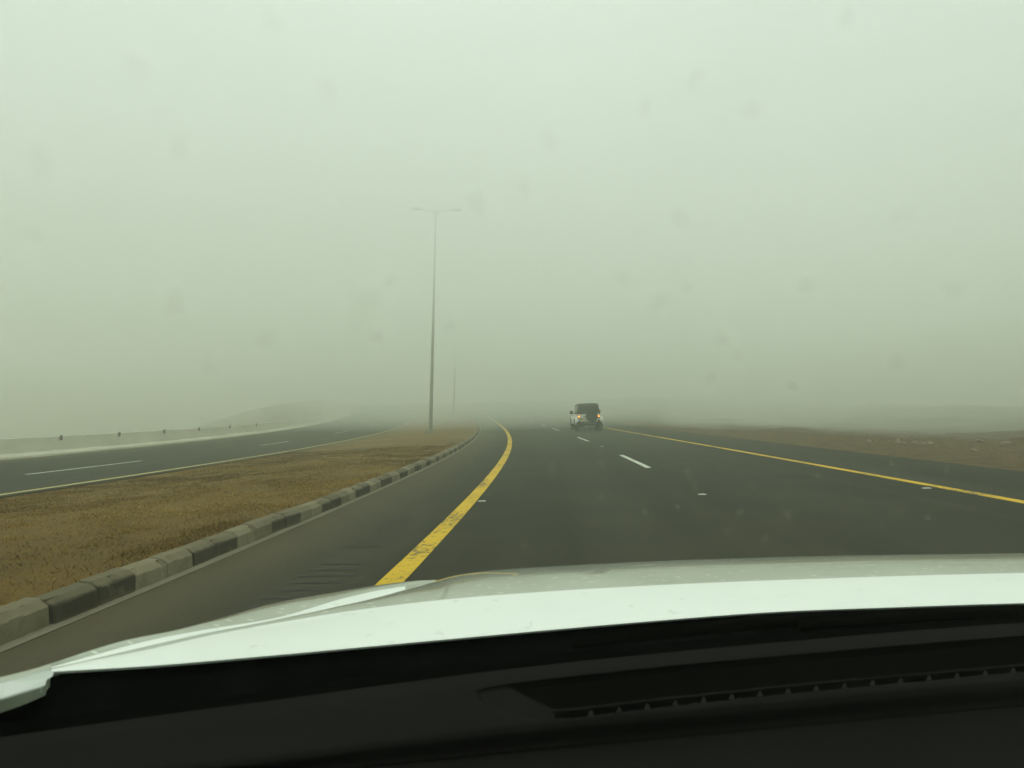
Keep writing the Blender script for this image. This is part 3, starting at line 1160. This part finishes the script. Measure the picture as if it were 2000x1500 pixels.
xs_h = np.concatenate([np.linspace(100, 852, 90), np.linspace(860, 2300, 130)])
top_y = FOOT[:-1] + CREST
top_c = curve(FOOT, xs_h[:90]) + curve(CREST, xs_h[90:])
rear_c, band_c = curve(REAR, xs_h), curve(BAND, xs_h)
rows_h = [[p + Vector((0, 0.003, -0.004)) for p in rear_c]] + between(rear_c, band_c, np.linspace(0, 1, 7), 0.002) + between(band_c, top_c, np.linspace(0, 1, 22)[1:], 0.008)
nose = [(0.05, -0.013), (0.11, -0.042), (0.17, -0.09), (0.22, -0.17), (0.25, -0.32)]
left_w = np.array([0.0] * 90 + [1.0] * 130)
left_w[80:90] = np.linspace(0, 1, 11)[:-1]
for dv, dz in nose:
    rows_h.append([p + Vector((0, dv * w, dz * w - 0.012 * (1 - w))) for p, w in zip(top_c, left_w)])
hood = grid_obj('bonnet', rows_h, [0] * 7 + [1] * 40, [M['paint_white'], M['paint_shaded']], 12)  # rear band plain white; front painted darker for its tilt away from the sky

xs_w = np.linspace(100, 852, 100)
foot_c, strip_c, edge_c = curve(FOOT, xs_w), curve(STRIP, xs_w), curve(EDGE, xs_w)
foot_c = [p + Vector((0, 0.0, -0.0015)) for p in foot_c]
rows_w = [[p + Vector((0, -0.004, -0.010)) for p in foot_c]] + between(foot_c, strip_c, np.linspace(0, 1, 5), 0.001) + between(strip_c, edge_c, np.linspace(0, 1, 12)[1:], 0.005)
for dx, dv, dz in [(-0.012, 0.012, -0.008), (-0.035, 0.03, -0.045), (-0.05, 0.04, -0.13), (-0.055, 0.04, -0.40)]:
    rows_w.append([p + Vector((dx, dv * 0.6, dz)) for p in edge_c])
fw = grid_obj('front_wing', rows_w, [1] + [0] * 4 + [1] * 40, [M['paint_white'], M['paint_shaded']], 25)  # up-facing strip left bright white, the rest painted in the shaded tone
for pl in fw.data.polygons:
    if pl.index % 99 > 90:
        pl.material_index = 1
xs_r = np.linspace(-150, 100, 24)
low_c, edge2 = curve(LOW, xs_r), curve(EDGE, xs_r)
rows_r = [[p + Vector((0, -0.004, -0.03)) for p in low_c]] + between(low_c, edge2, np.linspace(0, 1, 6), 0.002)
for dx, dv, dz in [(-0.012, 0.006, -0.008), (-0.035, 0.02, -0.045), (-0.055, 0.02, -0.40)]:
    rows_r.append([p + Vector((dx, dv, dz)) for p in edge2])
grid_obj('wing_top', rows_r, [1] * 40, [M['paint_white'], M['paint_shaded']], 25)

# --- right wing and the nose panel, out of the driver's sight
bm = bmesh.new()
rt = [r[-1] for r in rows_h]
T2 = [bm.verts.new(p) for p in rt]
B2 = [(bm.verts.new((p.x + 0.03, p.y, p.z - 0.06)), bm.verts.new((p.x + 0.04, p.y, 0.35))) for p in rt]
for i in range(len(rt) - 1):
    bm.faces.new((T2[i], B2[i][0], B2[i + 1][0], T2[i + 1]))
    bm.faces.new((B2[i][0], B2[i][1], B2[i + 1][1], B2[i + 1][0]))
bm_obj('front_wing', bm, M['paint_shaded'], car, True)
bm = bmesh.new()
rowp = rows_h[-1][92::8]
for i in range(len(rowp) - 1):
    a, b2 = rowp[i], rowp[i + 1]
    vs = [bm.verts.new((p.x, p.y + 0.005, z)) for p in (a, b2) for z in (p.z, 0.3)]
    bm.faces.new((vs[0], vs[1], vs[3], vs[2]))
bm_obj('grille', bm, M['black_trim'], car)
for sx in (-1, 1):
    for yy in (1.55, -1.1):
        wheel(car, sx * 0.80, yy, 0.36, 0.23)

# --- the wing's rear corner beside the windscreen pillar
bm = bmesh.new()
outl = [(-130, 1372), (0, 1338), (45, 1325), (78, 1314.5), (90, 1313), (97, 1316), (98, 1322), (94, 1327), (86, 1331), (83, 1337), (82, 1343), (0, 1368), (-130, 1404)]
add_prism(bm, [C(px, py, 0.90 + (px - 98) * 0.0008 - max(0.0, py - (1338 - px * 0.255)) * 0.0005) for px, py in outl], (0.0, 0.006, 0.001))
bm_obj('wing_corner', bm, M['paint_white'], car)

# --- cowl, windscreen border, dashboard
GLASS0 = [(-150, 1424, 0.80), (0, 1405, 0.85), (250, 1375, 0.98), (500, 1345, 1.10), (900, 1288, 1.23), (1300, 1250, 1.31), (1600, 1225, 1.36), (2000, 1197, 1.39), (2300, 1183, 1.38)]
DASH0 = [(-150, 1462, 0.74), (0, 1440, 0.80), (250, 1405, 0.92), (500, 1372, 1.02), (1000, 1306, 1.14), (1500, 1256, 1.22), (2000, 1216, 1.28), (2300, 1200, 1.28)]


def loft(name, lines, m, parent, sub=1, smooth=True, sharp=None):
    rows = [l for l in lines]
    n = len(rows[0])
    V = [p for r in rows for p in r]
    Fc = [(a * n + i, a * n + i + 1, (a + 1) * n + i + 1, (a + 1) * n + i) for a in range(len(rows) - 1) for i in range(n - 1)]
    return mesh_obj(name, V, Fc, m, parent, smooth, sharp=sharp)


g0, gxs = line(GLASS0)
d0, _ = line(DASH0)
r0, _ = line([(-150, 1338, 0.86)] + REAR)
c_a = [p + Vector((0, 0.06, -0.016)) for p in r0]
c_b = [p + Vector((0, -0.006, -0.022)) for p in r0]
c_c = [p + Vector((0, -0.03, -0.06)) for p in r0]
c_m = [(a * 0.45 + b2 * 0.55) + Vector((0, 0, -0.035 + 0.004 * math.sin(i * 0.9))) for i, (a, b2) in enumerate(zip(r0, g0))]
c_n = [b2 + Vector((0, 0.02, -0.012)) for b2 in g0]
loft('cowl', [c_a, c_b, c_c, c_m, c_n, [p + Vector((0, -0.02, -0.06)) for p in g0]], M['cowl'], car)

# wiper resting on the cowl
wb = [(1120, 1262, 1.30), (1250, 1240, 1.36), (1500, 1215, 1.41), (1750, 1202, 1.44), (2050, 1192, 1.45)]
pts = [C(*p) for p in wb]
bm = bmesh.new()
add_tube(bm, pts, [0.004, 0.011, 0.012, 0.012, 0.012], 8)
wp = bm_obj('wiper', bm, M['dash_dark'], car, True)
bm = bmesh.new()
add_tube(bm, [C(1560, 1222, 1.39), C(1800, 1207, 1.42), C(2080, 1196, 1.44)], [0.010, 0.014, 0.016], 8)
bm_obj('arm', bm, M['dash_dark'], wp, True)

# windscreen: raked sheet from the cowl up to the roof
roof_z, roof_v = EYE + 0.34, 0.36
topl = []
for i, p in enumerate(g0):
    u = p.x
    topl.append(Vector((u * 0.86, roof_v - 0.10 * (u / 0.95) ** 2, roof_z - 0.05 * (u / 0.95) ** 2)))
rows = []
for k in np.linspace(0, 1, 14):
    rows.append([a.lerp(b2, k) + Vector((0, 0.05 * math.sin(math.pi * k), 0.05 * math.sin(math.pi * k))) for a, b2 in zip(g0, topl)])
wind = loft('windscreen', rows, M['glass'], car)
band = [[p + Vector((0, -0.004, -0.004)) for p in g0], [a.lerp(b2, 0.5) for a, b2 in zip(g0, d0)], [p + Vector((0, 0, -0.006)) for p in d0], [p + Vector((0, -0.01, -0.06)) for p in d0]]
loft('black_border', band, M['frit'], wind)


def on_glass(px, py):
    d = ray(px, py)
    best = None
    dl = Vector((d.x * CO - d.y * SA, d.x * SA + d.y * CO, d.z))
    o0 = Vector((-U_MID, 0, EYE))
    for a in range(len(rows) - 1):
        for i in range(0, len(g0) - 1):
            p00, p01, p10, p11 = rows[a][i], rows[a][i + 1], rows[a + 1][i], rows[a + 1][i + 1]
            from mathutils.geometry import intersect_ray_tri
            for tri in ((p00, p01, p11), (p00, p11, p10)):
                h = intersect_ray_tri(*tri, dl, o0)
                if h is not None:
                    n = (tri[1] - tri[0]).cross(tri[2] - tri[0]).normalized()
                    return h, n
    return None


spots = [(340, 592, 26, .12), (712, 595, 38, .10), (735, 655, 18, .09), (350, 285, 26, .07), (80, 310, 30, .05), (930, 395, 26, .11), (1022, 362, 22, .11), (1285, 587, 26, .12),
         (1342, 560, 16, .07), (1410, 660, 18, .11), (1575, 553, 20, .11), (1545, 750, 14, .09), (1388, 735, 16, .08), (1466, 212, 24, .08), (1358, 150, 22, .07), (1650, 30, 20, .07),
         (1070, 270, 26, .06), (1330, 425, 22, .06), (1260, 205, 18, .05), (760, 548, 14, .06), (520, 660, 22, .05), (410, 715, 20, .05), (270, 130, 30, .05), (530, 35, 26, .05),
         (880, 635, 14, .05), (1755, 420, 22, .05), (60, 455, 22, .05), (1440, 690, 16, .06), (1750, 705, 18, .05), (1215, 540, 16, .05), (1860, 560, 20, .05), (640, 170, 24, .04)]
spots += [(random.uniform(960, 1980), random.uniform(890, 1085), random.uniform(4, 13), random.uniform(0.05, 0.17)) for _ in range(44)]
DV, DF, DA = [], [], []
pale = []
for (px, py, rad, al) in spots:
    h = on_glass(px, py)
    if h is None:
        continue
    p, n = h
    dist = (p - Vector((-U_MID, 0, EYE))).length
    r = rad * dist / F
    if n.y > 0:
        n = -n
    eye = Vector((-U_MID, 0, EYE))
    vw = (p - eye).normalized()
    a = vw.cross(Vector((0, 0, 1))).normalized()
    b2 = a.cross(vw)
    a, b2 = [w_ - vw * (w_.dot(n) / vw.dot(n)) for w_ in (a, b2)]      # slid along the sight line into the glass
    al *= 0.7
    c0 = len(DV)
    p = p + n * 0.002
    DV.append(p)
    DA.append(al)
    nk = 18
    ph = [random.uniform(0, 6.28) for _ in range(3)]
    for ring, fall in ((0.35, 0.9), (0.65, 0.45), (1.0, 0.0)):
        for k in range(nk):
            t = 2 * math.pi * k / nk
            w = 1 + 0.16 * math.sin(2 * t + ph[0]) + 0.1 * math.sin(3 * t + ph[1])
            DV.append(p + (a * math.cos(t) + b2 * math.sin(t) * 1.1) * r * ring * w)
            DA.append(al * fall)
    for k in range(nk):
        DF.append((c0, c0 + 1 + k, c0 + 1 + (k + 1) % nk))
    for ring in range(2):
        for k in range(nk):
            q0, q1 = c0 + 1 + ring * nk + k, c0 + 1 + ring * nk + (k + 1) % nk
            DF.append((q0, q0 + nk, q1 + nk, q1))
dirt = mesh_obj('dust_spots', DV, DF, M['dirt'], wind, True)
dirt.data.attributes.new('thick', 'FLOAT', 'POINT').data.foreach_set('value', np.array(DA, dtype=np.float32))
dirt['kind'] = 'stuff'

# dashboard skin, with the recess of the demister outlet pressed into it
DR = [DASH0,
      [(-150, 1500, 0.68), (0, 1470, 0.74), (500, 1405, 0.95), (1000, 1338, 1.06), (1500, 1288, 1.14), (2000, 1244, 1.20), (2300, 1228, 1.20)],
      [(-150, 1545, 0.60), (0, 1520, 0.66), (500, 1465, 0.84), (1000, 1404, 0.94), (1500, 1357, 1.00), (2000, 1313, 1.05), (2300, 1295, 1.05)],
      [(-150, 1566, 0.575), (0, 1541, 0.635), (500, 1488, 0.81), (1000, 1428, 0.91), (1500, 1382, 0.97), (2000, 1338, 1.015), (2300, 1320, 1.015)],
      [(-150, 1592, 0.575), (0, 1566, 0.635), (500, 1515, 0.805), (1000, 1464, 0.90), (1500, 1418, 0.96), (2000, 1374, 1.00), (2300, 1356, 1.00)],
      [(-150, 1610, 0.56), (0, 1585, 0.62), (500, 1540, 0.78), (1000, 1488, 0.87), (1500, 1443, 0.925), (2000, 1400, 0.965), (2300, 1382, 0.965)],
      [(-150, 1700, 0.46), (0, 1680, 0.50), (500, 1650, 0.60), (1000, 1600, 0.66), (1500, 1570, 0.69), (2000, 1545, 0.72), (2300, 1530, 0.72)]]
VENT_TOP = np.array([(928, 1352), (945, 1344), (1000, 1334), (1150, 1317), (1300, 1301), (1500, 1283), (1750, 1261), (2000, 1241), (2300, 1222)], float)
VENT_BOT = np.array([(928, 1352), (945, 1370), (975, 1388), (1010, 1400), (1050, 1405), (1120, 1402), (1300, 1380), (1500, 1358), (1750, 1334), (2000, 1312), (2300, 1294)], float)
nx_d, sub = 420, 22
xs_d = np.linspace(-150, 2300, nx_d)
Yr = np.stack([interp(xs_d, np.array(r)[:, 0], np.array(r)[:, 1]) for r in DR])
Vr = np.stack([interp(xs_d, np.array(r)[:, 0], np.array(r)[:, 2]) for r in DR])
kk = np.concatenate([np.linspace(i, i + 1, sub * (3 if i < 2 else 1), endpoint=False) for i in range(len(DR) - 1)] + [[len(DR) - 1]])
DVt = []
for k in kk:
    for j, x in enumerate(xs_d):
        py = float(interp(k, np.arange(len(DR)), Yr[:, j]))
        v = float(interp(k, np.arange(len(DR)), Vr[:, j]))
        p = C(x, py, v)
        if x > 926:
            yt = np.interp(x, VENT_TOP[:, 0], VENT_TOP[:, 1])
            yb = np.interp(x, VENT_BOT[:, 0], VENT_BOT[:, 1])
            if yt < py < yb:
                f = (py - yt) / (yb - yt)
                # steep upper lip, sloping panel, deep slot in front of the lower lip
                lip = min(1.0, (py - yt) / 5.0) * min(1.0, (yb - py) / 3.5)
                ramp_l = float(sstep(x, 930, 1130))
                dep = 0.003 + 0.005 * ramp_l
                slot = float(sstep(f, 0.66, 0.70)) * float(sstep(x, 1070, 1110))
                dep += 0.012 * slot
                p = p + Vector((0, 0.003 * slot, -dep * lip))
        DVt.append(p)
nk = len(kk)
Fd = [(a * nx_d + i, a * nx_d + i + 1, (a + 1) * nx_d + i + 1, (a + 1) * nx_d + i) for a in range(nk - 1) for i in range(nx_d - 1)]
def vent_zone(a, i):
    x, k = 0.5 * (xs_d[i] + xs_d[i + 1]), 0.5 * (kk[a] + kk[a + 1])
    py = float(interp(k, np.arange(len(DR)), np.array([interp(x, xs_d, r) for r in Yr]))) if False else float(np.interp(k, np.arange(len(DR)), Yr[:, i]))
    py = float(interp(k, np.arange(len(DR)), Yr[:, i]))
    yt, yb = np.interp(x, VENT_TOP[:, 0], VENT_TOP[:, 1]), np.interp(x, VENT_BOT[:, 0], VENT_BOT[:, 1])
    if x < 930 or not yt < py < yb:
        return 0
    f = (py - yt) / (yb - yt)
    return 2 if (f > 0.70 and x > 1085) or py - yt < 2.5 or (yb - py < 2.2 and x < 1120) else (1 if x > 985 + 150 * f and f < 0.62 else 0)  # slot, rim line and panel coloured darker to paint in the recess's shade


dash = mesh_obj('dashboard', DVt, Fd, [M['dash'], M['dash_dark'], M['frit']], car, True, [vent_zone(a, i) for a in range(nk - 1) for i in range(nx_d - 1)], sharp=40)
# demister fins standing in the slot, one by one
for x in range(1155, 2200, 55):
    yb = float(np.interp(x, VENT_BOT[:, 0], VENT_BOT[:, 1]))
    yt = float(np.interp(x, VENT_TOP[:, 0], VENT_TOP[:, 1]))
    vv = float(interp(1.95, np.arange(len(DR)), np.array([interp(x, np.array(r)[:, 0], np.array(r)[:, 2]) for r in DR])))
    bm = bmesh.new()
    y0 = yb - 1.5
    y1 = yb - (yb - yt) * 0.15
    poly = [C(x - 7, y0, vv), C(x + 5, y0, vv), C(x + 1.5, y1, vv + 0.01), C(x - 2, y1, vv + 0.01)]
    add_prism(bm, [p + Vector((0, 0, -0.001)) for p in poly], (0, 0.0, -0.02))
    bm_obj('fin', bm, M['fin'], dash)

# --- roof, pillars and doors round the driver
V, Fc = [], []
us = np.linspace(-0.82, 0.82, 13)
vs_r = np.linspace(0.30, -2.2, 14)
for v in vs_r:
    for u in us:
        V.append((u, v + (0.06 - 0.10 * (u / 0.95) ** 2 if v > 0.25 else 0), roof_z + 0.02 - 0.05 * (u / 0.82) ** 2))
nu = len(us)
Fc = [(a * nu + i, a * nu + i + 1, (a + 1) * nu + i + 1, (a + 1) * nu + i) for a in range(len(vs_r) - 1) for i in range(nu - 1)]
rf = mesh_obj('roof', V, Fc, [M['paint_white'], M['liner']], car, True)
so = rf.modifiers.new('thickness', 'SOLIDIFY')
so.thickness = 0.03
so.offset = 1
so.material_offset = 1
for sx in (-1, 1):
    bm = bmesh.new()
    add_tube(bm, [(sx * 1.02, 0.64, 1.0), (sx * 0.97, 0.50, EYE - 0.02), (sx * 0.88, 0.27, roof_z - 0.03)], [0.05, 0.045, 0.045], 10)
    bm_obj('pillar', bm, M['dash_dark'], car, True)
    bm = bmesh.new()
    x0, x1 = sorted((sx * 0.96, sx * 1.03))
    add_box(bm, (x0, -1.5, 0.35), (x1, 0.62, 0.98), 0.03)
    bm_obj('door', bm, M['paint_white'], car, True)
bm = bmesh.new()
add_box(bm, (-0.80, -2.2, 0.40), (0.80, -2.1, roof_z - 0.05), 0.03)
bm_obj('tailgate', bm, M['paint_white'], car, True)
bm = bmesh.new()
add_box(bm, (-0.88, -2.1, 0.30), (0.88, 0.85, 0.36), 0.01)
bm_obj('floor_pan', bm, M['dash_dark'], car)

# ------------------------------------------------------------------ haze: blowing dust filling the air
hm = bpy.data.materials.new('dusty_air')
hm.use_nodes = True
nt = hm.node_tree
nt.nodes.clear()
out = nt.nodes.new('ShaderNodeOutputMaterial')
pv = nt.nodes.new('ShaderNodeVolumePrincipled')
pv.inputs['Color'].default_value = (0.80, 0.835, 0.70, 1)
pv.inputs['Density'].default_value = 0.0072
pv.inputs['Anisotropy'].default_value = 0.2
nt.links.new(pv.outputs[0], out.inputs['Volume'])
bm = bmesh.new()
xmin, xmax = float(gx.min()) - 2, float(gx.max()) + 2
ymin, ymax = float(gy.min()) - 2, float(gy.max()) + 2
add_box(bm, (xmin, ymin, GROUND_MIN - 1.0), (xmax, ymax, max(19.0, float(gz.max()) + 1)))
haze = bm_obj('haze', bm, hm)
tag(haze, 'thick pale dust haze hanging over road and desert', 'haze', kind='stuff')

# a bank of blowing dust standing across the road ahead: thicker air that leans towards us higher up
dm = hm.copy()
dm.name = 'dust_bank_air'
for n_ in dm.node_tree.nodes:
    if n_.type == 'PRINCIPLED_VOLUME':
        n_.inputs['Density'].default_value = 0.021
        n_.inputs['Color'].default_value = (0.935, 0.962, 0.905, 1)
bx = np.linspace(xmin + 4, xmax - 4, 90)
bz = np.linspace(GROUND_MIN - 0.5, max(19.0, float(gz.max()) + 1) - 0.4, 26)
BX, BZ = np.meshgrid(bx, bz)
front = 57.0 - 4.0 * np.clip(BZ, 0, 30) + 0.75 * np.clip(-BX - 6, 0, 40) - 2.1 * np.clip(BX - 10, 0, 16) + 9.0 * (fbm(BX * 0.035 + 40, BZ * 0.09 + 4, 4) - 0.47)
front = np.maximum(front, 7.0)
nzb, nxb = BX.shape
fv = np.stack([BX, front, BZ], -1).reshape(-1, 3)
bv = np.stack([BX, np.full_like(BX, ymax - 4), BZ], -1).reshape(-1, 3)
iF = np.arange(nzb * nxb).reshape(nzb, nxb)
iB = iF + nzb * nxb
fc = np.concatenate([
    np.stack([iF[:-1, :-1], iF[:-1, 1:], iF[1:, 1:], iF[1:, :-1]], -1).reshape(-1, 4),
    np.stack([iB[:-1, :-1], iB[1:, :-1], iB[1:, 1:], iB[:-1, 1:]], -1).reshape(-1, 4),
    np.stack([iF[0, :-1], iB[0, :-1], iB[0, 1:], iF[0, 1:]], -1), np.stack([iF[-1, :-1], iF[-1, 1:], iB[-1, 1:], iB[-1, :-1]], -1),
    np.stack([iF[:-1, 0], iF[1:, 0], iB[1:, 0], iB[:-1, 0]], -1), np.stack([iF[:-1, -1], iB[:-1, -1], iB[1:, -1], iF[1:, -1]], -1)])
bank = mesh_obj('dust_cloud', np.concatenate([fv, bv]), fc, dm)


def air(name, dens, col=(0.93, 0.945, 0.88, 1)):
    m2 = dm.copy()
    m2.name = name
    for n_ in m2.node_tree.nodes:
        if n_.type == 'PRINCIPLED_VOLUME':
            n_.inputs['Density'].default_value = dens
            n_.inputs['Color'].default_value = col
    return m2


# the upper dust, thick enough to swallow the lamp heads
sx_, sy_ = np.linspace(xmin + 6, xmax - 6, 60), np.linspace(-20, ymax - 8, 80)
SX, SY = np.meshgrid(sx_, sy_)
lo_z = 7.0 + 5.0 * (fbm(SX * 0.03 + 11, SY * 0.03 + 2, 3) - 0.45)
hi_z = np.full_like(lo_z, max(19.0, float(gz.max()) + 1) - 0.8)
n0, n1 = SX.shape
iL = np.arange(n0 * n1).reshape(n0, n1)
iU = iL + n0 * n1
lid = np.concatenate([
    np.stack([iL[:-1, :-1], iL[1:, :-1], iL[1:, 1:], iL[:-1, 1:]], -1).reshape(-1, 4), np.stack([iU[:-1, :-1], iU[:-1, 1:], iU[1:, 1:], iU[1:, :-1]], -1).reshape(-1, 4),
    np.stack([iL[0, :-1], iL[0, 1:], iU[0, 1:], iU[0, :-1]], -1), np.stack([iL[-1, :-1], iU[-1, :-1], iU[-1, 1:], iL[-1, 1:]], -1),
    np.stack([iL[:-1, 0], iU[:-1, 0], iU[1:, 0], iL[1:, 0]], -1), np.stack([iL[:-1, -1], iL[1:, -1], iU[1:, -1], iU[:-1, -1]], -1)])
upper = mesh_obj('dust_cloud', np.concatenate([np.stack([SX, SY, lo_z], -1).reshape(-1, 3), np.stack([SX, SY, hi_z], -1).reshape(-1, 3)]), lid, air('upper_dust_air', 0.037, (0.972, 0.99, 0.98, 1)))
tag(upper, 'high layer of dust swallowing the tops of the lamp posts', 'dust', kind='stuff')


def puff(cx, cy, cz, rx, ry, rz, dens, label):
    bm = bmesh.new()
    bmesh.ops.create_icosphere(bm, subdivisions=5, radius=1.0)
    for v in bm.verts:
        k = 0.80 + 0.42 * float(fbm(v.co.x * 1.6 + v.co.z * 0.7 + cx, v.co.y * 1.6 - v.co.z * 0.5 + cy, 4))
        v.co = Vector((cx + v.co.x * rx * k, cy + v.co.y * ry * k, cz + v.co.z * rz * k))
    tag(bm_obj('dust_cloud', bm, air('drifting_dust_air', dens), None, True, 180), label, 'dust', kind='stuff')


puff(39, 50, 1.0, 27, 33, 6.0, 0.036, 'low drift of dust rolling over the right verge')
puff(-56, 78, 0.0, 30, 44, 6.5, 0.020, 'low drift of dust behind the far concrete barrier')
tag(bank, 'thick bank of blowing dust closing over the road ahead', 'dust', kind='stuff')
